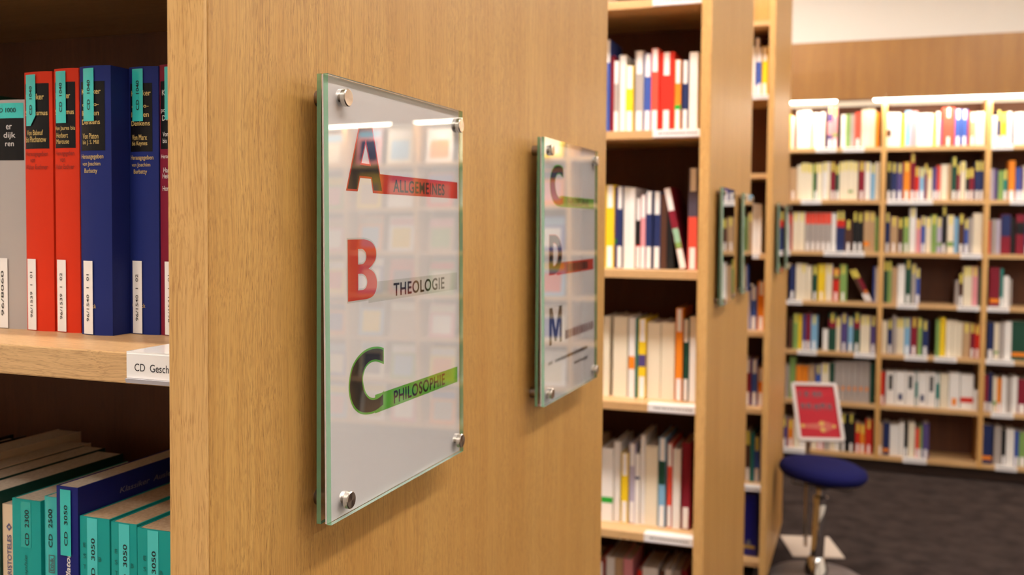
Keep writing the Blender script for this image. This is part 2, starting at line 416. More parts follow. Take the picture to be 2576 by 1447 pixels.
# ------------------------------------------------------------------ glass signs on the end panels
def sign(Yn, Zt, kind, label):
    """two sheets of glass on four steel standoffs, printed sheet between them"""
    S = 0.983; W, H = 0.2252, 0.2983
    t = thing('glass_sign', label, 'sign', (PX1, Yn, EYE + Zt), 'glass signs on the bookcase end panels')
    def plate(name, xb, xf, tilt):
        b = MB(); c = 0.0006
        def xo(z): return (-z / H) * tilt
        # front and back faces (glass), rim (green edge)
        vs = []
        for x in (xb, xf):
            for (y, z) in ((0, -H), (W, -H), (W, 0), (0, 0)): vs.append((x + xo(z), y, z))
        b.mi = 0; b.add(vs, [(0, 3, 2, 1), (4, 5, 6, 7)])
        b.mi = 1; b.add(vs, [(0, 1, 5, 4), (1, 2, 6, 5), (2, 3, 7, 6), (3, 0, 4, 7)])
        return b.build(name, [GLASS, GEDGE], t)
    plate('back_glass', 0.0117, 0.0151, 0.0)
    plate('front_glass', 0.0166, 0.0200, 0.0030)
    # printed sheet just behind the front glass, with the same tilt
    px = 0.01630
    ang = math.atan2(0.0030, H)
    b = MB(); b.box(px - 0.0011, px, 0.0003, W - 0.0003, -H + 0.0003, -0.0003)
    sheet = b.build('printed_sheet', PAPER, t)
    for v in sheet.data.vertices: v.co.x += (-v.co.z / H) * 0.0030
    for (u, v) in ((0.0212, -0.0136), (0.2180, -0.0136), (0.0212, -0.2915), (0.2180, -0.2915)):
        u *= S; v *= S; dx = (-v / H) * 0.0030
        so = MB().lathe([(0.0058, 0.0), (0.0058, 0.0117)], 28, 'x', (0, u, v)).build('standoff', STEEL_D, t, True)
        MB().lathe([(0.0026, 0.0117), (0.0026, 0.0201 + dx)], 14, 'x', (0, u, v)).build('bolt', STEEL_D, so, True)
        MB().lathe([(0.0060, 0.0201 + dx), (0.0060, 0.0231 + dx), (0.0054, 0.0237 + dx)], 36, 'x', (0, u, v)).build('cap', STEEL, so, True)
    og = (px, 0, 0)
    def mm(pts): return [(p[0] * S / 1000.0, p[1] * S / 1000.0) for p in pts]
    yd = Vector((-0.0030 / H, 0, 1))          # follows the tilt of the sheet
    def shp(name, loops, off, m, lift): return shape2d(name, loops, off, og, Y3, yd, m, t, lift)
    def txt(name, s, u0, u1, v0, v1, m, bold=0.020):
        u0, u1, v0, v1 = u0 * S, u1 * S, v0 * S, v1 * S
        return text(name, s, Vector(og) + Vector(Y3) * (u0 / 1000) + yd * (v0 / 1000), Y3, yd, (u1 - u0) / 1000, (v1 - v0) / 1000, m, t, bold, 0, 0.00022, 1.10)
    A1 = mm([(30.2, -76.0), (45.2, -76.0), (48.9, -66.2), (66.2, -66.2), (69.0, -76.0), (83.6, -76.0), (67.4, -28.9), (49.4, -28.9)])
    A2 = mm([(58.1, -40.6), (64.6, -57.0), (50.4, -57.0)])
    B1 = smooth_loop(mm([(30.8, -110.9), (54.3, -110.9), (63.9, -112.6), (70.2, -116.1), (72.7, -121.3), (71.6, -126.0), (66.7, -130.0), (61.0, -132.4), (68.5, -135.2), (72.6, -139.3), (73.8, -144.1), (72.2, -149.1), (67.7, -152.7), (60.7, -154.2), (53.7, -154.4), (30.8, -154.4)]), (0, 1, 7, 14, 15))
    B2 = smooth_loop(mm([(45.4, -117.8), (51.8, -117.9), (56.1, -120.0), (57.7, -123.4), (56.1, -126.7), (52.2, -128.7), (45.4, -128.9)]), (0, 6))
    B3 = smooth_loop(mm([(45.4, -135.6), (51.9, -135.9), (56.6, -138.0), (58.8, -141.5), (57.8, -144.8), (53.8, -147.2), (45.4, -147.4)]), (0, 6))
    C1 = smooth_loop(mm([(84.0, -193.4), (75.0, -191.3), (63.8, -190.6), (53.0, -191.9), (43.3, -195.5), (36.1, -200.8), (32.3, -208.1), (31.1, -214.9), (31.9, -220.6), (34.7, -226.6), (39.4, -231.7), (45.9, -235.7), (53.2, -238.0), (61.6, -239.3), (71.0, -239.5), (84.0, -237.2), (84.0, -225.8), (76.1, -228.3), (67.4, -228.5), (60.6, -226.3), (55.6, -222.2), (52.7, -217.1), (51.6, -211.6), (53.9, -206.3), (58.0, -203.2), (63.9, -201.6), (72.4, -201.9), (84.0, -205.4)]), (0, 15, 16, 27))
    def bar(name, u0, u1, v0, v1, m): return shp(name, [mm([(u0, v0), (u1, v0), (u1, v1), (u0, v1)])], 0, m, 0.00008)
    if kind == 'ABC':
        bar('red_bar', 68.4, 225.5, -77.3, -62.8, RED_INK)
        shp('letter_outline', [A1, A2], 0.0007, RED_INK, 0.00012); shp('letter', [A1, A2], -0.0007, INK, 0.00018)
        txt('wording', 'ALLGEMEINES', 101, 197.3, -75.4, -65.6, INK)
        bar('grey_bar', 60.7, 224.4, -157.6, -142.6, GREY_INK)
        shp('letter_outline', [B1, B2, B3], 0.0012, GREY_INK, 0.00012); shp('letter', [B1, B2, B3], 0.0, RED_INK, 0.00018)
        txt('wording', 'THEOLOGIE', 100.6, 196.4, -155.4, -145.2, INK)
        bar('green_bar', 70, 224.5, -240.4, -226.6, GREEN_INK)
        shp('letter_outline', [C1], 0.0001, GREEN_INK, 0.00012); shp('letter', [C1], -0.0014, INK, 0.00018)
        txt('wording', 'PHILOSOPHIE', 100.2, 196.6, -238.6, -228.4, INK)
    else:
        sh = lambda lp, dv: [(p[0], p[1] + dv) for p in lp]
        bar('green_bar', 70, 224.0, -77.0, -63.8, GREEN_INK)
        C4 = sh(C1, 0.1632 * S); shp('letter_outline', [C4], 0.0001, GREEN_INK, 0.00012); shp('letter', [C4], -0.0014, INK, 0.00018)
        txt('wording', 'PHILOSOPHIE', 100.2, 197.6, -75.0, -65.2, INK)
        bar('red_bar', 58, 222.4, -157.6, -143.0, RED_INK)
        D1 = smooth_loop(mm([(29, -110.4), (50, -110.4), (62, -112.6), (71, -118), (77, -126), (78.6, -133), (77, -140.5), (71, -148), (62, -153.4), (50, -155.6), (29, -155.6)]), (0, 1, 9, 10))
        D2 = smooth_loop(mm([(43.5, -119), (50, -119), (57, -121.5), (62, -127), (63.8, -133), (62, -139), (57, -144.4), (50, -147), (43.5, -147)]), (0, 1, 7, 8))
        shp('letter_outline', [D1, D2], 0.0010, RED_INK, 0.00012); shp('letter', [D1, D2], 0.0, INK, 0.00018)
        # a blurred word on the red bar, a second on the M line and two small lines: unreadable in the photograph
        def dashes(name, u0, u1, v0, v1, step, m):
            u0, u1, v0, v1, step = u0 * S, u1 * S, v0 * S, v1 * S, step * S; b = MB(); u = u0; r = random.Random(int(u0 * 10 + v1))
            while u < u1 - step * 0.5:
                w = step * r.uniform(0.5, 0.8)
                for (va, vb) in ((v0, v1),):
                    q = [Vector(og) + Vector(Y3) * (a / 1000) + yd * (c / 1000) + Vector((0.0002, 0, 0)) for a, c in ((u, va), (min(u + w, u1), va), (min(u + w, u1), vb), (u, vb))]
                    b.add(q, [(0, 1, 2, 3)])
                u += step
            return b.build(name, m, t, fix=False)
        dashes('wording', 99, 198, -155.2, -145.6, 9.0, INK)
        M1 = mm([(29, -238), (29, -194.5), (41, -194.5), (54, -222), (67, -194.5), (79, -194.5), (79, -238), (69, -238), (69, -212), (58, -235), (50, -235), (39, -212), (39, -238)])
        shp('letter', [M1], 0.0, INK, 0.00018)
        dashes('wording', 93, 222, -237, -226.4, 8.0, mat('mauve_ink', (128, 88, 100), 0.6))
        dashes('small_print', 26, 44, -260.4, -256.4, 4.0, INK)
        dashes('small_print', 52, 196, -260.4, -256.4, 3.4, INK)
        dashes('small_print', 132, 196, -273, -269.8, 3.4, INK_G)
    return t
sign(0.5539, 0.0962, 'ABC', 'glass sign lettered A, B, C on the first bookcase end panel')
sign(1.0095, 0.0942, 'CDM', 'glass sign lettered C, D, M on the first bookcase end panel')
sign(YR[1] + 0.098, 0.0930, 'ABC', 'glass sign on the second bookcase end, the one nearer the first bookcase')
sign(YR[1] + 0.555, 0.0930, 'CDM', 'glass sign on the second bookcase end, the one nearer the third bookcase')
sign(YR[2] + 0.098, 0.0930, 'ABC', 'glass sign on the third bookcase end, nearer the second bookcase')
sign(YR[2] + 0.555, 0.0930, 'CDM', 'glass sign on the third bookcase end, nearer the wall shelving')

# ------------------------------------------------------------------ shelf label holders
def shelf_label(x0, x1, yf, ztop, label, th, flange=0.03, wording=None, group=None):
    t = thing('shelf_label', label, 'shelf label', (x0, yf, ztop), group)
    w = x1 - x0
    MB().box(0, w, -0.0016, flange, 0.0002, 0.0010).build('flange', PVC, t)
    MB().box(0, w, -0.0016, -0.0004, -th * 0.94, 0.0002).build('holder', PVC, t)
    MB().box(0.0006, w - 0.0006, -0.0021, -0.0016, -th * 0.78, -0.0004).build('paper', LABELW, t)
    MB().prism([(-0.0040, -th * 0.80), (-0.0016, -th * 0.80), (-0.0016, -th * 0.94), (-0.0030, -th * 0.94)], 0.0006, w - 0.0006, 'yz').build('lip', LIP, t)
    if wording:
        text('wording', wording[0], (wording[1], -0.0021, wording[2]), X3, Z3, wording[3], wording[4], mat('label_ink', (60, 58, 62), 0.6), t, 0.006, 0, 0.0001)
    else:
        b = MB(); r = random.Random(int(x0 * 1000) + int(ztop * 777)); x = w * 0.12
        while x < w * 0.9:
            d = r.uniform(0.003, 0.008); b.add([(x, -0.0022, -th * 0.5), (x + d, -0.0022, -th * 0.5), (x + d, -0.0022, -th * 0.32), (x, -0.0022, -th * 0.32)], [(0, 1, 2, 3)]); x += d + 0.002
        b.build('print', INK_G, t, fix=False)
    return t
shelf_label(-0.461, -0.3755, YR[0] + 0.06, EYE + U1[3], 'white shelf label reading CD Gesch on the shelf of red and blue books', 0.0213, 0.066,
            ('CD  Geschichte', 0.0071, -0.0119, 0.0405, 0.0052))
for lv, x0, x1, wh in ((1, -0.508, -0.386, 'on the shelf above the red books'), (2, -0.503, -0.380, 'under the row of red books'), (4, -0.505, -0.378, 'under the row of cream books'), (5, -0.510, -0.382, 'under the row with the crimson book')):
    shelf_label(x0, x1, YR[1] + 0.06, EYE + U2[lv], 'white shelf label ' + wh + ' in the second bookcase', 0.0213)
for lv, x0, x1, wh in ((1, -0.47, -0.3755, 'under the yellow and white books'), (3, -0.47, -0.405, 'under the white volumes'), (6, -0.48, -0.3755, 'above the big navy binder')):
    shelf_label(x0, x1, YR[2] + 0.06, EYE + U3[lv], 'white shelf label ' + wh + ' in the third bookcase', 0.0213)
WLAB = {0: [(-.304, -.174), (-.136, -.002), (.739, .859)], 1: [(-.389, -.26), (.144, .277), (.28, .411), (.85, .964)], 2: [(-.239, -.113), (-.11, .013), (.581, .70)],
        3: [(-.475, -.366), (.216, .34), (.569, .696), (.74, .863)], 4: [(-.391, -.267), (-.035, .095), (.269, .403), (.444, .575), (.74, .899)], 5: [(.779, .905)], 6: [(.274, .416), (.81, .933), (-.469, -.328)]}
ORD = ['top', 'second', 'third', 'fourth', 'fifth', 'sixth', 'bottom']
BAYN = {-1: 'bay behind the third bookcase', 0: 'bay behind poster stand', 1: 'bay beside poster stand', 2: 'bay next to the magazines'}
def bay_of(x): return 0 if x < 0.1 else (1 if x < 0.72 else 2)

# ------------------------------------------------------------------ plain books (blurred rows)
ST = {'w': LABELW, 'y': YEL_ST}
def book_parts(t, w, h, d, code, top, bot, band, rnd):
    c = cloth(code); th = min(0.0022, w * 0.18)
    b = MB(); b.box(0, w, 0, th, 0, h); b.box(0, th, th, d, 0, h); b.box(w - th, w, th, d, 0, h)
    b.build('cover', c, t)
    MB().box(th, w - th, th, d - 0.004, 0.003, h - 0.003).build('pages', PAGES, t)
    e = 0.0004; lw = min(w * 0.98, max(0.010, w * 0.72)) if w < 0.02 else 0.0145
    x0 = (w - lw) / 2
    if band:
        k, f = band[0], [float(q) for q in ('0.' + s for s in band[2:].split('.'))]
        a = w * 0.29 if (k in 'KNO' and code in 'WG' and w > 0.02) else 0.0003
        MB().box(a, w - a, -e * 0.6, 0, h * f[0], h * f[1]).build('spine_panel', cloth(k), t)
    if bot: MB().box(x0, x0 + lw, -e, 0, 0.002, 0.058).build('call_number_label', LABELW, t)
    if top: MB().box(x0, x0 + lw, -e, 0, h - 0.060, h - 0.001).build('subject_label', ST[top], t)
def parse(s):
    out = []
    for tok in s.split():
        p = tok[1:].split(',') + ['', '', '']
        out.append((tok[0], int(p[0]) / 1000, int(p[1]) / 1000, int(p[2]) / 1000, p[3], p[4], p[5]))
    return out
def size_word(w): return 'thin' if w < 0.018 else ('thick' if w > 0.032 else 'medium')
def place_row(rows, ysp, zsh, where, group, depth=(0.135, 0.165), stuff=None):
    L = parse(rows)
    for i, (c, x, w, h, top, bot, band) in enumerate(L):
        rnd = random.Random(hash((c, int(x * 1000), int(h * 1000))) & 0xffff)
        w2 = max(0.005, w - 0.0006)
        d = depth[0] + (depth[1] - depth[0]) * ((i * 37) % 10) / 10
        dy = 0.008 * ((i * 53) % 7) / 7
        if not top and not bot and not stuff and c in 'WC' and w > 0.013: bot = ''
        nb = []
        if i: nb.append(PAL[L[i - 1][0]][0])
        if i < len(L) - 1: nb.append(PAL[L[i + 1][0]][0])
        nbs = ('between %s and %s' % tuple(nb)) if len(nb) == 2 else ('beside a %s one' % nb[0] if nb else '')
        lab = '%s %s book %s, %s' % (size_word(w), PAL[c][0], nbs, where)
        t = thing('book', lab, 'book', (x, ysp + dy, zsh), group)
        book_parts(t, w2, h, d, c, top, bot, band, rnd)
BOOKS = {
    ('2', 'third'): 'B-641,8,246,w M-632,11,204 G-621,11,190,w,w W-609,18,205 Y-591,21,176,w,w G-568,24,214,w,w B-542,18,205,w,w Q-523,19,217,w,w R-504,40,207,w,w O-462,16,185,w,w,F.30.38 N-444,16,184,w,w W-425,21,203',
    ('2', 'fourth'): 'Y-640,24,219,w,w V-616,6,214,,,F.3.36 N-609,15,216,w,w W-593,14,214 W-578,17,212 K-560,13,186,w,w,R.26.33 P-546,13,193,w,w N-532,17,203,w,w N-513,19,202,w,w D-493,16,195 H-423,24,262,w,w,Q.0.52',
    ('2', 'fifth'): 'C-641,17,212 C-616,39,213 W-573,17,211,,,O.36.52 T-555,6,210 Y-547,20,210,w,w,V.4.55 C-525,36,201 C-487,35,203 O-449,18,241,w,w E-430,14,214,w,w W-413,16,221',
    ('2', 'sixth'): 'W-642,32,196,,,F.25.33 W-609,17,214 Y-588,18,187,w,w L-568,16,213,w,w W-551,12,187,,,N.64.68 W-538,13,237 C-524,33,212 S-488,18,236,w,w,E.48.74 Q-466,12,222,w,w W-451,20,210 M-429,23,228,,w',
    ('2', 'seventh'): 'R-645,11,223,w W-627,24,236 A-602,21,237 P-580,25,237 R-541,11,212 W-529,42,220 D-484,16,219 W-467,17,224 G-448,21,222 M-425,14,227',
    ('3', 'second'): 'W-470,26,213 W-443,13,250,w,,B.2.6 B-430,11,208,w,w Y-417,24,212,w,w',
    ('3', 'fourth'): 'W-477,28,214 W-447,21,214 W-424,18,211',
    ('3', 'fifth'): 'L-468,22,183 B-444,25,187,w,w O-416,30,209,w,w',
    ('3', 'sixth'): 'M-465,27,201,w,w B-435,25,199,w,w O-407,21,166,w,w',
    ('3', 'seventh'): 'S-476,20,190,y,w D-454,20,218,y,w T-432,12,211 B-419,25,195,y,w',
    ('b0', 0): 'Y-492,31,226 W-461,18,216 Q-442,18,213 W-424,30,246 W-394,30,250 W-364,27,249 Y-336,13,203 W-322,24,231 W-298,24,228 W-274,23,236 D-249,15,244 V-232,30,286,y,w,P.3.6 P-202,30,267,y,w,J.28.36 W-148,28,216 J-119,25,218 G-93,28,218 Q-62,36,229,,w C-23,28,246 C6,26,248 C34,25,245 O60,24,225',
    ('b1', 0): 'W115,42,220,,,D.3.5 W159,27,219 W187,26,218 Y215,23,206 S240,35,229 P277,35,225 W313,30,209 W345,30,209 W375,28,208 Y406,17,200 W424,19,217 V444,12,169 Q458,71,241,w,w B531,35,229,w,w B568,35,226,w,w R605,8,218 A616,31,208,w,w W649,24,210 W675,24,210',
    ('b2', 0): 'W733,35,184 N769,21,216,w,w Y792,32,200,w,w W826,24,205 N851,12,169 W865,25,198 W891,20,200 C912,25,197 B939,20,202,w,w W959,30,195 M991,25,188,w,w C1016,35,196',
    ('b0', 1): 'A-467,48,212,,w C-417,23,230 C-392,24,243,y C-367,23,242,y C-343,22,236,y J-320,11,229 E-308,17,239,y,w C-290,32,238,y W-254,23,247,y C-230,21,247 M-206,28,247,y,w E-175,21,228,y,w C-152,27,246,y C-124,28,250,y C-94,28,250,y,,J.18.25 C-65,27,245,y M-31,34,247,y,w W5,34,244,y S42,26,231,y C69,25,243',
    ('b1', 1): 'K139,25,242,y,w N166,32,236,y,w V200,33,232,y,w O239,38,241,y,w M279,26,300,y,w R307,24,210,y,w S333,29,203,y,w M363,15,227,y C380,26,197,y V410,24,202,,w Q435,20,217,,w C458,37,223 A496,21,226 E520,29,270,y,w M551,18,219,y,w C571,28,239,y K601,21,194,y,w M623,25,200,y,w N654,24,241,y,w N679,24,241,y,w',
    ('b2', 1): 'L742,20,193 V763,19,190 J785,29,181 T815,20,186,w,w O842,36,242,,w B884,20,200,,w V905,20,197,,w C926,25,214 N952,30,202,y,w W984,30,225 R1015,25,213,y,w C1041,20,219',
    ('b0', 2): 'R-466,23,231 C-440,38,256,y C-401,39,256,y G-359,31,253,,w,Q.7.99 G-326,32,254,,w,Q.7.99 G-293,32,254,,w,Q.7.99 G-260,32,254,,w,Q.7.99 G-227,31,254,,w,Q.7.99 W-193,27,251 N-163,25,264,y,,R.6.8 N-137,25,264,y,,R.6.8 D-110,44,205,y,w K-63,31,258,y,w K-31,31,252,y,w A7,34,261,y,,O.15.25 A42,32,259,y J76,17,228',
    ('b1', 2): 'N136,29,253,y,w A167,44,229,y,w D214,28,217,y,w J247,33,223,y,w W282,37,287,y P321,28,214,y B351,24,233,y,w C377,32,224,y J411,31,242,y L444,26,224,y,,J.2.3 K471,27,300,y,w C504,37,240,y,,J.18.3 S543,24,225 D568,33,246,y,w B603,21,213,y,w G626,24,225 C652,52,255',
    ('b2', 2): 'R740,12,208 G755,26,217 L781,25,215 M809,54,247,,,N.45.99 K865,22,227 M893,46,248,,,K.5.8 N941,29,239,y,w C972,30,234,y R1003,30,228,y,w W1034,35,240',
    ('b0', 3): 'N-452,35,229,,w C-412,32,243 C-379,32,241,y C-345,33,229 E-307,32,230,y,w Y-273,49,240,y,w C-222,41,241,y R-177,39,214,y,w,D.65.8 J-136,45,240,y,w B72,10,232 C84,17,232',
    ('b1', 3): 'E136,21,268,y J159,22,268,y A183,34,232 W219,43,250 E265,34,283,y,w G301,27,253,y B330,21,226,y,w G562,15,157 D579,25,199,y,w C606,23,245,y C631,23,246,y P656,31,246,y E688,21,244',
    ('b2', 3): 'M754,56,243,,,O.1.2 T812,18,238,,w W832,31,191 G865,14,171',
    ('b0', 4): 'D-452,27,203 J-422,31,234,y Y-389,21,231 V-365,25,232,,w M-338,26,242,,w S-310,43,230,y,w W-233,33,141 E-197,46,248,y,,M.6.85 C-149,25,224,y V-120,39,247,y,w S-76,31,227,y,w E-40,37,254,y,w,M.6.85 C0,29,239,y C30,29,240,y V64,32,237,y,w',
    ('b1', 4): 'C134,30,211 N168,26,221,y,w G196,24,247 C223,20,231,y C245,20,232,y S267,35,234,y,w M305,40,239,y,w J347,24,237,y,,J.2.3 N373,37,222,y,w J454,21,233 Y477,33,247 C513,35,232 C550,33,230 C585,21,223 A609,43,220,y M654,23,218,y,w R680,27,211,y,w',
    ('b2', 4): 'N751,34,230,,w C788,27,228,,,J.15.22 G816,26,229 W845,40,239 E887,83,245,,,O.1.2 C972,32,240 N1007,32,242,y,w R1042,32,235',
    ('b0', 5): 'G-466,25,228 J-439,37,276 O-398,38,224 O-358,37,222 A-318,39,228 B-274,35,231,y,w C-237,49,242,y E-182,25,253 G-154,36,263,,,O.28.38 G-117,35,265,,,O.28.38 G-80,35,267,,,O.28.38 G-43,35,270,,,O.28.38 G-6,35,272,,,O.28.38 G30,35,274,,,O.28.38 E69,23,259',
    ('b1', 5): 'R131,25,213,,w W164,56,216,,,K.45.9 W223,58,220,,,N.15.35 W284,54,219,,,K.5.9 T341,14,218,w,w W357,52,220,,,N.15.35 W411,50,223,,,K.45.9 T463,20,217,w,w C486,49,220 W538,63,231,,,O.1.3 W605,75,224,,,R.2.35 W682,23,127',
    ('b2', 5): 'M739,24,231,,w N764,24,244,,w C790,23,222,,,J.2.3 O814,23,215,,w W840,26,225 G868,27,219 W896,32,229 M930,48,216,,w C981,32,226 J1016,32,236',
    ('b0', 6): 'V-485,41,195,y,w O-441,31,185,y,w C-406,37,197 W-366,37,200 M-325,29,194,y,w C-293,37,201 P-253,37,200,y,w G-213,37,212 C-173,29,210 W-141,25,208 K-113,46,249,y,w K-65,47,253,y,w R-15,28,193,y,w O15,27,187,y,w R46,43,224,y,w',
    ('b1', 6): 'A124,28,200,,w N155,38,211,,,O.1.2 W196,29,202 W226,27,204 W255,26,219 K283,20,217,,w C307,39,224 Q350,23,190,,w J374,16,208,,w V392,37,226,,w',
    ('b2', 6): 'N734,62,243,,,O.1.2 G805,41,240 K849,22,222,,w W873,45,229 B921,23,220,,w J946,41,215,,w C990,39,227',
}
for (u, k), rows in BOOKS.items():
    if u == '2':
        lv = {'third': 2, 'fourth': 3, 'fifth': 4, 'sixth': 5, 'seventh': 6}[k]
        place_row(rows, YR[1] + 0.128, EYE + U2[lv], '%s shelf of second bookcase' % k, 'books on the %s shelf of the second bookcase' % k)
    elif u == '3':
        lv = {'second': 1, 'fourth': 3, 'fifth': 4, 'sixth': 5, 'seventh': 6}[k]
        place_row(rows, YR[2] + 0.137, EYE + U3[lv], '%s shelf of third bookcase' % k, 'books on the %s shelf of the third bookcase' % k)
    elif u in ('b0', 'b1'):
        place_row(rows, 6.685, EYE + WB[k] + WT, '%s shelf, %s' % (ORD[k], BAYN[int(u[1])]), 'books on the %s shelf of the %s' % (ORD[k], BAYN[int(u[1])]))
# the books of the bay next to the magazines, past the 300 that show largest: one object per colour would mix things, so one mass
mb = MB(); codes = sorted(PAL); slots = [cloth(c) for c in codes] + [PAGES, LABELW, YEL_ST]
for (u, k), rows in BOOKS.items():
    if u != 'b2': continue
    zs = EYE + WB[k] + WT
    for (c, x, w, h, top, bot, band) in parse(rows):
        w -= 0.0008; th = 0.002
        mb.mi = codes.index(c); mb.box(x, x + w, 6.685, 6.687, zs, zs + h); mb.box(x, x + th, 6.687, 6.83, zs, zs + h); mb.box(x + w - th, x + w, 6.687, 6.83, zs, zs + h)
        mb.mi = len(codes); mb.box(x + th, x + w - th, 6.687, 6.825, zs + 0.003, zs + h - 0.003)
        if bot: mb.mi = len(codes) + 1; mb.box(x + w * .15, x + w * .85, 6.6846, 6.685, zs + 0.002, zs + 0.058)
        if top: mb.mi = len(codes) + 2; mb.box(x + w * .15, x + w * .85, 6.6846, 6.685, zs + h - 0.06, zs + h - 0.001)
        if band:
            f = [float(q) for q in ('0.' + s for s in band[2:].split('.'))]
            mb.mi = codes.index(band[0]); mb.box(x + .001, x + w - .001, 6.6844, 6.685, zs + h * f[0], zs + h * f[1])
o = mb.build('shelved_books', slots); o['kind'] = 'stuff'
tag(o, 'rows of mixed books filling the wall bay next to the magazines', 'books')

# single leaning volumes
def leaning(x_foot, w, h, d, ysp, z, ang, code, bands, label, group=None):
    t = thing('book', label, 'book', (x_foot, ysp, z), group, (0, ang, 0))
    th = 0.002
    b = MB(); b.box(0, w, 0, th, 0, h); b.box(0, th, th, d, 0, h); b.box(w - th, w, th, d, 0, h)
    b.build('cover', cloth(code), t)
    MB().box(th, w - th, th, d - 0.004, 0.003, h - 0.003).build('pages', PAGES, t)
    for nm, m, f0, f1 in bands: MB().box(0.001, w - 0.001, -0.0005, 0, h * f0, h * f1).build(nm, m, t)
    return t
leaning(-0.4405, 0.0165, 0.214, 0.15, YR[1] + 0.128, EYE + U2[3], -0.215, 'M', [('call_number_label', LABELW, 0.01, 0.25), ('spine_panel', cloth('J'), 0.26, 0.33), ('spine_panel', mat('mint_cover', (150, 196, 168), 0.5), 0.33, 0.50), ('subject_label', LABELW, 0.72, 0.995)],
        'leaning maroon and mint book tilted beside the tall grey and coral book')
leaning(-0.476, 0.018, 0.196, 0.16, YR[1] + 0.131, EYE + U2[3], -0.06, 'K', [], 'black book tilting slightly beside the leaning maroon and mint book')
zr = EYE + WB[3] + WT
leaning(0.050, 0.020, 0.232, 0.15, 6.69, zr, -0.47, 'M', [('call_number_label', LABELW, 0.01, 0.24), ('spine_panel', cloth('O'), 0.26, 0.34), ('subject_label', YEL_ST, 0.74, 0.99)],
        'maroon book leaning steeply on the fourth shelf, wall bay behind the poster stand')
leaning(0.027, 0.018, 0.228, 0.15, 6.692, zr, -0.47, 'D', [('call_number_label', LABELW, 0.01, 0.24), ('subject_label', YEL_ST, 0.74, 0.99)],
        'brown book leaning against the steeply leaning maroon book, wall bay behind the poster stand')

# big navy binder at the foot of the third bookcase
t = thing('lever_arch_binder', 'big navy blue binder with a yellow emblem at its foot, bottom shelf of third bookcase', 'binder', (-0.472, YR[2] + 0.135, EYE + U3[7]))
b = MB(); b.box(0, 0.076, 0, 0.004, 0, 0.274); b.box(0, 0.003, 0.004, 0.19, 0, 0.274); b.box(0.073, 0.076, 0.004, 0.19, 0, 0.274)
NAVY_B = mat('binder_blue', (28, 30, 140), 0.35); b.build('cover', NAVY_B, t)
MB().box(0.003, 0.073, 0.004, 0.185, 0.004, 0.262).build('pages', PAGES, t)
EMB = mat('emblem_yellow', (206, 178, 84), 0.5)
shape2d('emblem_bar', [[(0.010, 0.032), (0.066, 0.032), (0.066, 0.044), (0.022, 0.046)]], 0, (0, 0, 0), X3, Z3, EMB, t, 0.0003)
shape2d('emblem_figure', [[(0.026, 0.048), (0.050, 0.047), (0.046, 0.060), (0.040, 0.072), (0.032, 0.064)]], 0, (0, 0, 0), X3, Z3, mat('emblem_grey', (120, 128, 150), 0.5), t, 0.0003)

# face-out magazines in the bays beyond the plain books
MC = ['Y', 'C', 'O', 'W', 'B', 'W', 'S', 'R', 'C', 'A', 'W', 'J', 'N', 'P', 'G']
i = 0
for bi in range(5, 10):
    x0 = UPX[bi] + 0.030
    for r in range(7):
        for q in range(2):
            c = MC[(i * 7 + r * 3 + q * 5) % len(MC)]; c2 = MC[(i * 4 + r + q * 7 + 3) % len(MC)]
            t = thing('magazine', '%s magazine with a %s title band, standing face out on the %s wall shelf' % (PAL[c][0], PAL[c2][0], ORD[r]), 'magazine', (x0 + 0.035 + q * 0.272, 6.70, EYE + WB[r] + WT), 'face-out magazines in the wall shelving', (-0.18, 0, 0))
            hh = 0.262 + 0.012 * ((i + r) % 3)
            MB().box(0, 0.215, 0, 0.004, 0, hh).build('cover', cloth(c), t)
            MB().box(0.002, 0.213, 0.004, 0.007, 0.002, hh - 0.002).build('pages', PAGES, t)
            MB().box(0.008, 0.207, -0.0005, 0, hh - 0.07, hh - 0.012).build('title_band', cloth(c2), t)
            MB().box(0.03, 0.185, -0.0005, 0, 0.03, hh - 0.09).build('cover_picture', cloth(MC[(i * 5 + r * 2 + q + 1) % len(MC)]), t)
            i += 1

# labels of the wall shelving, named by the book standing above them
for r, L in WLAB.items():
    for a, b2 in L:
        mid = (a + b2) / 2; k = bay_of(mid)
        near = min(parse(BOOKS['b%d' % k, r]), key=lambda q: abs(q[1] + q[2] / 2 - mid))
        shelf_label(a, b2, 6.65, EYE + WB[r] + WT, 'white shelf label under a %s book, %s shelf, %s' % (PAL[near[0]][0], ORD[r], BAYN[k]), 0.034, group='shelf labels on the wall shelving')

# the rest of each row farther along the shelves, hidden from the photograph by the panels: one mass per bookcase
def mass(runs, ysp, label):
    mb = MB(); r = random.Random(len(runs) * 31 + int(ysp * 100)); pool = 'WCWCGCNBMRYOETSPVAKJ'
    for x0, x1, zs, hm in runs:
        x = x1
        while x > x0 + 0.03:
            w = r.uniform(0.010, 0.036); h = hm * r.uniform(0.82, 1.08); x -= w; c = r.choice(pool); th = 0.002
            mb.mi = codes.index(c); mb.box(x, x + w - .0008, ysp, ysp + th, zs, zs + h); mb.box(x, x + th, ysp + th, ysp + .15, zs, zs + h); mb.box(x + w - th - .0008, x + w - .0008, ysp + th, ysp + .15, zs, zs + h)
            mb.mi = len(codes); mb.box(x + th, x + w - th - .0008, ysp + th, ysp + .145, zs + .003, zs + h - .003)
            mb.mi = len(codes) + 1; mb.box(x + w * .15, x + w * .85, ysp - .0004, ysp, zs + .002, zs + .055)
    o = mb.build('shelved_books', slots); o['kind'] = 'stuff'
    return tag(o, label, 'books')
mass([(-1.28, -0.655, EYE + U2[k], 0.21) for k in (1, 2, 3, 4, 5, 6, 7)], YR[1] + 0.13, 'rows of mixed books farther along the second bookcase shelves')
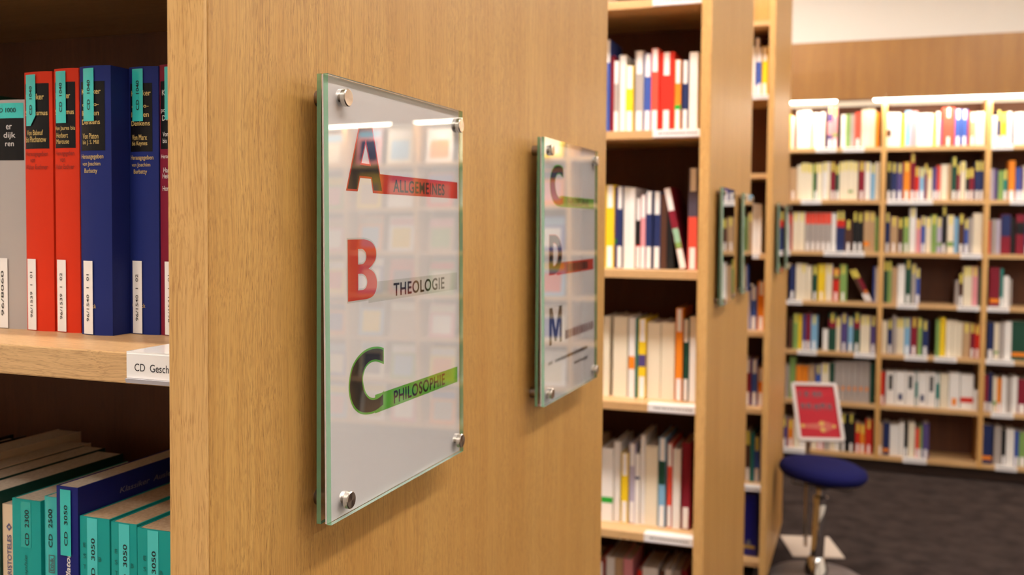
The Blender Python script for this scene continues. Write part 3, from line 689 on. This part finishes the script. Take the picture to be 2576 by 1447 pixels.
mass([(-1.28, -0.50, EYE + U3[k], 0.21) for k in (1, 3, 4, 5, 6, 7)], YR[2] + 0.14, 'rows of mixed books farther along the third bookcase shelves')
mass([(-1.28, -0.70, EYE + U1[3], 0.20), (-1.28, -0.79, EYE + U1[4], 0.20)], YR[0] + 0.135, 'rows of mixed books farther along the first bookcase shelves')

# ------------------------------------------------------------------ the sharp books of the first bookcase
def hero(label, X0, X1, Ysp, zsh, h, d, cover, bulge=0.002, pages=PAGES, hard=True, group=None):
    w = X1 - X0
    t = thing('book', label, 'book', (X0, Ysp, zsh), group)
    th = 0.0024 if hard else 0.0012
    n = 10
    def arc(x): return -bulge * (1 - ((x - w / 2) / (w / 2)) ** 2)
    outer = [(0, d)] + [(w * k / n, arc(w * k / n) + bulge) for k in range(n + 1)] + [(w, d)]
    inner = [(w - th, d)] + [(th + (w - 2 * th) * k / n, arc(th + (w - 2 * th) * k / n) + bulge + th) for k in range(n, -1, -1)] + [(th, d)]
    MB().prism(outer + inner, 0, h, 'xy').build('cover', cover, t, smooth=True)
    r = 0.003 if hard else 0.0004
    MB().box(th, w - th, bulge + th, d - (0.004 if hard else 0.0005), r, h - r).build('pages', pages, t)
    def conform(o, lift):
        for v in o.data.vertices: v.co.y = arc(min(max(v.co.x, 0), w)) + bulge - lift
        o.data.update(); return o
    def patch(name, x0, x1, z0, z1, m, lift=0.0003, curl=0.0):
        b = MB(); k = 8; vs = []; fs = []
        for a in range(k + 1):
            for c in range(3): vs.append((x0 + (x1 - x0) * a / k, 0, z0 + (z1 - z0) * c / 2))
        for a in range(k):
            for c in range(2): fs.append((a * 3 + c, a * 3 + 3 + c, a * 3 + 4 + c, a * 3 + 1 + c))
        b.add(vs, fs); o = b.build(name, m, t, fix=False)
        conform(o, lift)
        if curl:
            for v in o.data.vertices:
                if v.co.z < z0 + 0.001 and v.co.x > x0 + (x1 - x0) * 0.5: v.co.z += curl * ((v.co.x - x0) / (x1 - x0) - 0.5) * 2
        return o
    def up(name, s, x0, x1, z0, z1, m, bold=0.0, lift=0.0005, shear=0.0):
        """lettering that reads from bottom to top; x0..x1 is the letter height"""
        return conform(text(name, s, (x1, 0, z0), Z3, NX, z1 - z0, x1 - x0, m, t, bold, shear, 0), lift)
    def across(name, s, x0, x1, z0, z1, m, bold=0.0, lift=0.0005):
        return conform(text(name, s, (x0, 0, z0), X3, Z3, x1 - x0, z1 - z0, m, t, bold, 0, 0), lift)
    return t, w, patch, up, across
ORANGE = mat('orange_red_cloth', (216, 54, 24), 0.6, spec=0.2)
BLUE = mat('dark_blue_cloth', (30, 43, 112), 0.6, spec=0.2)
WINE = mat('wine_red_cloth', (128, 28, 52), 0.55, spec=0.2)
GREYC = mat('grey_cloth', (176, 168, 164), 0.6)
BLK = mat('black_panel', (12, 11, 16), 0.45, spec=0.25)
TEALC = mat('teal_cover', (22, 160, 154), 0.45, spec=0.3)
TEALD = mat('teal_cover_dark', (14, 112, 106), 0.45)
GREEND = mat('dark_green_cover', (10, 62, 52), 0.5)
TEAL_L = mat('pale_teal_sticker', (80, 206, 204), 0.3)
NAVYC = mat('navy_cover', (28, 36, 116), 0.45, spec=0.25)
CREAMC = mat('cream_cover', (226, 200, 168), 0.55)
PURP_INK = mat('violet_grey_ink', (92, 88, 132), 0.6)
WHT_INK = mat('white_ink', (232, 226, 222), 0.6)
DKR_INK = mat('dark_red_ink', (120, 28, 18), 0.6)
zU, zL = EYE + U1[3], EYE + U1[4]
def sticker(patch, up, x0, z1, call, m=TEAL_ST, wd=0.0108, ln=0.040, curl=0.0, ink=INK):
    patch('subject_sticker', x0, x0 + wd, z1 - ln, z1, m, 0.0010, curl)
    up('sticker_text', call, x0 + wd * 0.40, x0 + wd * 0.68, z1 - ln + 0.0085, z1 - ln + 0.0310, ink, 0.012, 0.0013)
def callno(patch, up, x0, s, ln=0.057, wd=0.0100):
    patch('call_number_label', x0, x0 + wd, 0.0008, ln, LABELW, 0.0010)
    up('call_number', s, x0 + wd * 0.36, x0 + wd * 0.64, 0.0105, ln * 0.82, INK, 0.004, 0.0013)
# grey volume, cut by the frame
t, w, patch, up, ac = hero('grey cloth book with black title panel left of the orange-red pair', -0.6790, -0.6290, 0.590, zU, 0.1836, 0.15, GREYC, 0.003)
patch('title_panel', 0.001, w - 0.001, 0.1355, 0.1690, BLK, 0.0002); patch('subject_sticker', 0.001, w - 0.001, 0.1690, 0.1810, TEAL_ST, 0.0003)
ac('title_text', 'CD 1000', w - 0.0270, w - 0.0075, 0.1735, 0.1772, INK, 0.01)
ac('title_text', 'er', w - 0.0165, w - 0.0112, 0.1600, 0.1635, WHT_INK); ac('title_text', 'dijk', w - 0.0190, w - 0.0080, 0.1520, 0.1578, WHT_INK); ac('title_text', 'ren', w - 0.0175, w - 0.0095, 0.1466, 0.1495, WHT_INK)
callno(patch, up, w - 0.0265, '96/8060')
# two orange-red volumes
for (X0, X1, h, no, l4, lines, curl) in ((-0.6261, -0.5980, 0.2041, '96/1539  1  01', 'lifting at its corner', [('Von Babeuf', 0.0035, 0.0205, 0.1545, 0.0042), ('bis Plechanow', 0.0020, 0.0232, 0.1490, 0.0046)], 0.008),
                                   (-0.5958, -0.5716, 0.2055, '96/1539  1  02', 'lying flat', [('Von Jaures bis', 0.0015, 0.0215, 0.1570, 0.0040), ('Herbert', 0.0030, 0.0155, 0.1520, 0.0038), ('Marcuse', 0.0030, 0.0165, 0.1473, 0.0036)], 0.0)):
    t, w, patch, up, ac = hero('orange-red cloth book, call number label ending %s, teal sticker %s' % (no[-2:], l4), X0, X1, 0.588, zU, h, 0.15, ORANGE, 0.0022)
    patch('title_panel', 0.0012, w - 0.0026, 0.1440, 0.1950, BLK, 0.0002)
    ac('title_text', 'Klassiker', 0.0025, w - 0.0065, 0.1822, 0.1868, GOLD, 0.008); ac('title_text', 'Sozialismus', 0.0018, w - 0.0035, 0.1700, 0.1740, GOLD, 0.008)
    for s, a, b2, z, hh in lines: ac('title_text', s, a, b2, z, z + hh, GOLD)
    ac('editor_text', 'Herausgegeben', 0.0020, w - 0.0035, 0.1372, 0.1418, DKR_INK); ac('editor_text', 'von', 0.0072, 0.0125, 0.1332, 0.1360, DKR_INK); ac('editor_text', 'Walter Euchner', 0.0015, w - 0.0038, 0.1278, 0.1315, DKR_INK)
    sticker(patch, up, 0.0034, h - 0.0022, 'CD  1040', curl=curl); callno(patch, up, 0.0026, no)
# two dark blue volumes; the second stands deeper in the shelf
for (X0, X1, Y, h, no, lines, wh) in ((-0.5661, -0.5364, 0.583, 0.2052, '96/1540  1  01', [('Von Platon', 0.0042, 0.0200, 0.1500, 0.0042), ('bis J. S. Mill', 0.0042, 0.0204, 0.1450, 0.0042)], 'beside the orange-red pair'),
                                  (-0.5360, -0.5083, 0.602, 0.2062, '96/1540  1  02', [('Von Marx', 0.0042, 0.0190, 0.1500, 0.0042), ('bis Keynes', 0.0042, 0.0192, 0.1450, 0.0042)], 'beside the wine-red book')):
    t, w, patch, up, ac = hero('dark blue cloth book with gold lettering and teal sticker, %s' % wh, X0, X1, Y, zU, h, 0.15, BLUE, 0.0026)
    patch('title_panel', 0.0018, w - 0.0045, 0.1412, 0.1935, BLK, 0.0002)
    ac('title_text', 'Klassiker', 0.0035, 0.0222, 0.1838, 0.1880, GOLD, 0.006); ac('title_text', 'des po-', 0.0040, 0.0205, 0.1738, 0.1776, GOLD, 0.006)
    ac('title_text', 'litischen', 0.0036, 0.0206, 0.1676, 0.1716, GOLD, 0.006); ac('title_text', 'Denkens', 0.0035, 0.0215, 0.1610, 0.1648, GOLD, 0.006)
    for s, a, b2, z, hh in lines: ac('title_text', s, a, b2, z, z + hh, GOLD)
    ac('editor_text', 'Herausgegeben', 0.0025, 0.0240, 0.1340, 0.1384, GOLD); ac('editor_text', 'von Joachim', 0.0035, 0.0215, 0.1288, 0.1326, GOLD); ac('editor_text', 'Burbatty', 0.0058, 0.0188, 0.1232, 0.1276, GOLD)
    ac('publisher_mark', 'C.H.Beck', 0.0030, 0.0165, 0.0208, 0.0240, GOLD)
    sticker(patch, up, 0.0058 if wh[7] == 't' and 'orange' in wh else 0.0052, h - 0.0018, 'CD  1040'); callno(patch, up, 0.0040, no)
# wine-red volume partly behind the end panel
t, w, patch, up, ac = hero('wine-red cloth book half hidden behind the first end panel', -0.5078, -0.4790, 0.603, zU, 0.2070, 0.15, WINE, 0.0026)
patch('title_panel', 0.0012, w - 0.004, 0.1430, 0.1945, BLK, 0.0002)
for s, a, b2, z, hh in (('Klassiker', 0.0035, 0.0235, 0.1836, 0.0042), ('des', 0.009, 0.016, 0.178, 0.003), ('politischen', 0.0022, 0.0238, 0.1700, 0.0042), ('Denkens', 0.0035, 0.0225, 0.1645, 0.0040), ('Von', 0.0040, 0.0100, 0.1525, 0.0034), ('bis', 0.0040, 0.0085, 0.1475, 0.0034)): ac('title_text', s, a, b2, z, z + hh, WHT_INK)
for s, a, b2, z in (('Herausgegeben', 0.0020, 0.0245, 0.1350), ('von', 0.0100, 0.0160, 0.1310), ('Hans', 0.0045, 0.0130, 0.1250), ('Heinz', 0.0035, 0.0130, 0.1205), ('und', 0.0100, 0.0160, 0.1160), ('Horst', 0.0035, 0.0130, 0.1110)): ac('editor_text', s, a, b2, z, z + 0.0038, WHT_INK)
sticker(patch, up, 0.0068, 0.2050, 'CD  1040'); callno(patch, up, 0.0058, '96/1541  1  01')
for k, (X0, X1) in enumerate(((-0.4785, -0.4520), (-0.4515, -0.4250))):
    hero(('wine-red cloth book' if k == 0 else 'dark blue cloth book') + ' hidden behind the first end panel', X0, X1, 0.606, zU, 0.206, 0.15, WINE if k == 0 else BLUE, 0.0026)

# lower shelf
for k, (X0, X1, h, cv, d) in enumerate(((-0.7700, -0.7405, 0.2060, CREAMC, 0.175), (-0.7400, -0.7135, 0.2000, CREAMC, 0.160), (-0.7130, -0.6865, 0.1995, GREEND, 0.150), (-0.6860, -0.6560, 0.1990, GREEND, 0.140))):
    hero(('dark green' if cv is GREEND else 'cream') + ' paperback on the lower shelf, %s' % ('farthest from the end panel', 'second from the far end', 'between cream and dark green ones', 'beside the slim cream volume')[k], X0, X1, 0.588, zL, h, d, cv, 0.0004, PAGES, False)
t, w, patch, up, ac = hero('slim cream paperback lettered ARISTOTELES on the lower shelf', -0.6552, -0.6440, 0.590, zL, 0.1888, 0.12, CREAMC, 0.0003, PAGES, False)
up('title_text', 'ARISTOTELES', 0.0055, 0.0098, 0.1265, 0.1640, PURP_INK, 0.012); up('title_text', 'ZEIT', 0.0055, 0.0098, 0.0950, 0.1180, PURP_INK, 0.01)
shape2d('publisher_mark', [[(0.0075, 0.1672), (0.0103, 0.1705), (0.0075, 0.1738), (0.0047, 0.1705)], [(0.0075, 0.1690), (0.0090, 0.1705), (0.0075, 0.1720), (0.0060, 0.1705)]], 0, (0, 0.0, 0), X3, Z3, PURP_INK, t, 0.0004)
t, w, patch, up, ac = hero('thick teal paperback with sticker CD 2300', -0.6436, -0.6140, 0.589, zL, 0.1950, 0.13, TEALC, 0.0004, PAGES, False)
patch('subject_sticker', 0.0095, 0.0200, 0.1560, 0.1935, mat('sticker_teal_same', (40, 174, 166), 0.25), 0.0003)
up('sticker_text', 'CD  2300', 0.0138, 0.0182, 0.1578, 0.1870, INK, 0.014); up('title_text', 'der Philosophie', 0.0130, 0.0168, 0.1000, 0.1500, mat('dark_teal_ink', (10, 78, 72), 0.6), 0.0, 0.0005, 0.3)
t, w, patch, up, ac = hero('slim pale teal paperback with sticker CD 2500', -0.6115, -0.5980, 0.590, zL, 0.1995, 0.13, mat('pale_teal_cover', (66, 190, 188), 0.35), 0.0012, PAGES, False)
up('sticker_text', 'CD  2500', 0.0052, 0.0092, 0.1590, 0.1900, INK, 0.014)
shape2d('title_box', [[(0.0052, 0.1385), (0.0112, 0.1385), (0.0112, 0.1530), (0.0052, 0.1530)], [(0.0058, 0.1391), (0.0106, 0.1391), (0.0106, 0.1524), (0.0058, 0.1524)]], 0, (0, 0, 0), X3, Z3, INK_G, t, 0.0004)
up('title_text', 'Ethik', 0.0066, 0.0100, 0.1400, 0.1510, INK_G, 0.01); up('title_text', 'Nikomachos', 0.0065, 0.0100, 0.0960, 0.1330, INK, 0.012)
t, w, patch, up, ac = hero('navy and white paperback with sticker CD 3050 beside the teal trio', -0.5882, -0.5670, 0.580, zL, 0.2131, 0.135, NAVYC, 0.0004, PAGES, False)
patch('spine_panel', 0.0002, w - 0.0002, 0.0, 0.1325, mat('white_cover', (214, 208, 214), 0.5), 0.0002)
patch('subject_sticker', 0.0048, 0.0152, 0.1590, 0.2110, TEAL_ST, 0.0010); up('sticker_text', 'CD  3050', 0.0088, 0.0122, 0.1670, 0.1990, INK, 0.012, 0.0013); up('title_text', 'Platon', 0.0095, 0.0140, 0.1395, 0.1620, WHT_INK, 0.02, 0.0005, 0.25)
text('series_text', 'Klassiker  Auslegen', (w, 0.045, 0.1960), Y3, Z3, 0.075, 0.0060, mat('dim_ink', (120, 116, 140), 0.6), t, 0.01, 0.2, 0.0003)
for k, (X0, X1, h) in enumerate(((-0.5662, -0.5375, 0.1914), (-0.5358, -0.5116, 0.1904), (-0.5110, -0.4790, 0.1886))):
    t, w, patch, up, ac = hero('thick teal paperback with pale sticker CD 3050, %s' % ('next to the navy and white paperback', 'middle of the teal trio', 'next to the first end panel')[k], X0, X1, 0.581, zL, h, 0.160, TEALC, 0.0005, PAGES_B, False)
    x0 = (0.0075, 0.0078, 0.0100)[k]
    patch('subject_sticker', x0, x0 + 0.0100, h - 0.062, h - 0.0006, TEAL_L, 0.0003)
    up('sticker_text', 'CD  3050', x0 + 0.0040, x0 + 0.0078, h - 0.0515, h - 0.0160, INK, 0.014)
    for q in range(5): ac('title_fragment', 'ESTEL'[q], x0 - 0.0040, x0 - 0.0012, h - 0.024 - 0.0085 * q, h - 0.0205 - 0.0085 * q, (TEALD if q < 4 else WHT_INK), 0.01)
    ac('volume_mark', 'B', x0 + 0.0112, x0 + 0.0138, h - 0.0335, h - 0.030, TEALD, 0.012)
hero('teal paperback hidden behind the first end panel', -0.4785, -0.4500, 0.583, zL, 0.19, 0.16, TEALC, 0.0004, PAGES_B, False)

# ------------------------------------------------------------------ stools and poster stand
NAVY_F = speckle('blue_upholstery', (26, 27, 84), (20, 21, 70), 700, 0.9, 2, 0.25, 0.1)
DARKP = mat('black_plastic', (22, 22, 26), 0.4)
BASEG = speckle('grey_base', (128, 118, 116), (112, 102, 100), 20, 0.3)
def stool(x, y, tilt, label, br=0.205):
    t = thing('stool', label, 'stool', (x, y, 0), 'swivel stools with blue seats')
    MB().lathe([(br - 0.004, 0), (br, 0.006), (br, 0.018), (br - 0.012, 0.026), (0.06, 0.034), (0.052, 0.040)], 56).build('base_disc', BASEG, t, True)
    MB().lathe([(0.056, 0.036), (0.052, 0.060), (0.040, 0.095), (0.034, 0.112), (0.030, 0.116)], 40).build('collar', CHROME, t, True)
    ca, sa = math.cos(tilt), math.sin(tilt)
    def tl(o, extra=0.0):
        for v in o.data.vertices:
            q = v.co.z - 0.5; v.co.x, v.co.z = v.co.x * math.cos(extra) + q * math.sin(extra), 0.5 + q * math.cos(extra) - v.co.x * math.sin(extra)
        for v in o.data.vertices:
            z = v.co.z - 0.05; v.co.x, v.co.z = v.co.x * ca + z * sa, 0.05 + z * ca - v.co.x * sa
        o.data.update(); return o
    tl(MB().lathe([(0.029, 0.10), (0.029, 0.365), (0.027, 0.370)], 32).build('column', CHROME, t, True))
    tl(MB().lathe([(0.031, 0.355), (0.031, 0.385), (0.020, 0.392), (0.019, 0.450)], 32).build('upper_tube', CHROME, t, True))
    tl(MB().lathe([(0.030, 0.425), (0.034, 0.435), (0.060, 0.452), (0.062, 0.474)], 32).build('hub', DARKP, t, True))
    ring = [(0.128 * math.cos(a), 0.128 * math.sin(a), 0.452 - 0.012 * math.cos(2 * a)) for a in [2 * math.pi * k / 40 for k in range(41)]]
    tl(MB().tube(ring, 0.0035, 8).build('height_ring', DARKP, t, True))
    tl(MB().lathe([(0.150, 0.472), (0.178, 0.480), (0.190, 0.496), (0.191, 0.508), (0.184, 0.522), (0.160, 0.534), (0.110, 0.541), (0.05, 0.543), (0.004, 0.5435)], 64).build('seat', NAVY_F, t, True), 0.035 if tilt else 0.0)
    return t
stool(-0.163, 4.49, 0.042, 'blue-seated chrome stool in front of the poster stand')
stool(-0.142, 2.835, 0.0, 'blue-seated stool beside the second bookcase end panel', 0.19)
ps = thing('poster_stand', 'floor stand with tilted white frame and red poster behind the stool', 'sign stand', (-0.205, 4.955, 0), None, (0, 0, math.radians(15.5)))
BEIGE = mat('pale_base', (206, 190, 176), 0.4)
MB().cbox(-0.1225, 0.1225, -0.155, 0.155, 0.0, 0.008, 0.003).build('base_plate', BEIGE, ps)
MB().lathe([(0.0105, 0.008), (0.0105, 0.56)], 20, 'z', (-0.028, 0.0, 0)).build('pole', mat('satin_alu', (176, 164, 152), 0.3, 1.0), ps, True)
MB().lathe([(0.014, 0.54), (0.014, 0.60)], 20, 'z', (-0.028, 0.0, 0)).build('pole_clamp', DARKP, ps, True)
FRM = (0.112, 0.158)
def frame_xf(o):
    a = math.radians(-37)
    for v in o.data.vertices:
        y, z = v.co.y, v.co.z
        v.co.y = y * math.cos(a) - z * math.sin(a) - 0.012; v.co.z = y * math.sin(a) + z * math.cos(a) + 0.682; v.co.x += 0.012
    o.data.update(); return o
def rr(w, h, r, n=5):
    out = []
    for cx, cz, a0 in ((w - r, h - r, 0), (-w + r, h - r, 90), (-w + r, -h + r, 180), (w - r, -h + r, 270)):
        for k in range(n + 1):
            a = math.radians(a0 + 90 * k / n); out.append((cx + r * math.cos(a), cz + r * math.sin(a)))
    return out
fo = rr(FRM[0], FRM[1], 0.016); fi = rr(FRM[0] - 0.017, FRM[1] - 0.017, 0.003); n = len(fo)
b = MB(); vs = [(p[0], -0.008, p[1]) for p in fo] + [(p[0], -0.008, p[1]) for p in fi] + [(p[0], 0.006, p[1]) for p in fo] + [(p[0], 0.006, p[1]) for p in fi]; fs = []
for k in range(n):
    j = (k + 1) % n
    fs += [(k, j, n + j, n + k), (2 * n + k, 3 * n + k, 3 * n + j, 2 * n + j), (k, 2 * n + k, 2 * n + j, j), (n + k, n + j, 3 * n + j, 3 * n + k)]
b.add(vs, fs); frame_xf(b.build('frame', mat('frame_silver', (196, 186, 182), 0.35), ps))
frame_xf(MB().box(-FRM[0] + 0.015, FRM[0] - 0.015, -0.002, 0.003, -FRM[1] + 0.015, FRM[1] - 0.015).build('poster', mat('poster_red', (172, 34, 46), 0.6, spec=0.15), ps))
def on_poster(name, loops, m, lift=0.0005): return frame_xf(shape2d(name, loops, 0, (0, -0.002, 0), X3, Z3, m, ps, lift))
PINK = mat('poster_dark_ink', (92, 46, 54), 0.5); PYEL = mat('poster_yellow', (190, 148, 52), 0.5); PORG = mat('poster_orange', (178, 72, 50), 0.5)
for (u, v, w, h) in ((-0.080, 0.078, 0.010, 0.032), (-0.052, 0.074, 0.020, 0.036), (-0.014, 0.075, 0.022, 0.034), (0.012, 0.075, 0.020, 0.034),
                     (-0.078, 0.010, 0.020, 0.034), (-0.050, 0.010, 0.024, 0.034), (-0.014, 0.006, 0.024, 0.034), (0.016, 0.012, 0.026, 0.034), (0.052, 0.008, 0.020, 0.034)):
    on_poster('blurred_lettering', [[(u, v), (u + w * 0.3, v), (u + w * 0.3, v + h * 0.4), (u + w * 0.7, v + h * 0.4), (u + w * 0.7, v), (u + w, v), (u + w, v + h), (u, v + h)]], PINK)
on_poster('arrow_shaft', [[(-0.085, -0.088), (0.010, -0.094), (0.010, -0.062), (-0.085, -0.070)]], PORG)
on_poster('arrow_head', [[(0.004, -0.108), (0.024, -0.112), (0.088, -0.078), (0.026, -0.050), (0.004, -0.052)]], PORG, 0.0006)
for cx, cz, r in ((-0.080, -0.078, 0.013), (0.012, -0.064, 0.016), (0.014, -0.098, 0.015), (0.070, -0.078, 0.011)):
    on_poster('arrow_star', [[(cx + r * (1 if k % 2 == 0 else 0.62) * math.cos(math.pi * k / 6), cz + r * (1 if k % 2 == 0 else 0.62) * math.sin(math.pi * k / 6)) for k in range(12)]], PYEL, 0.0008)
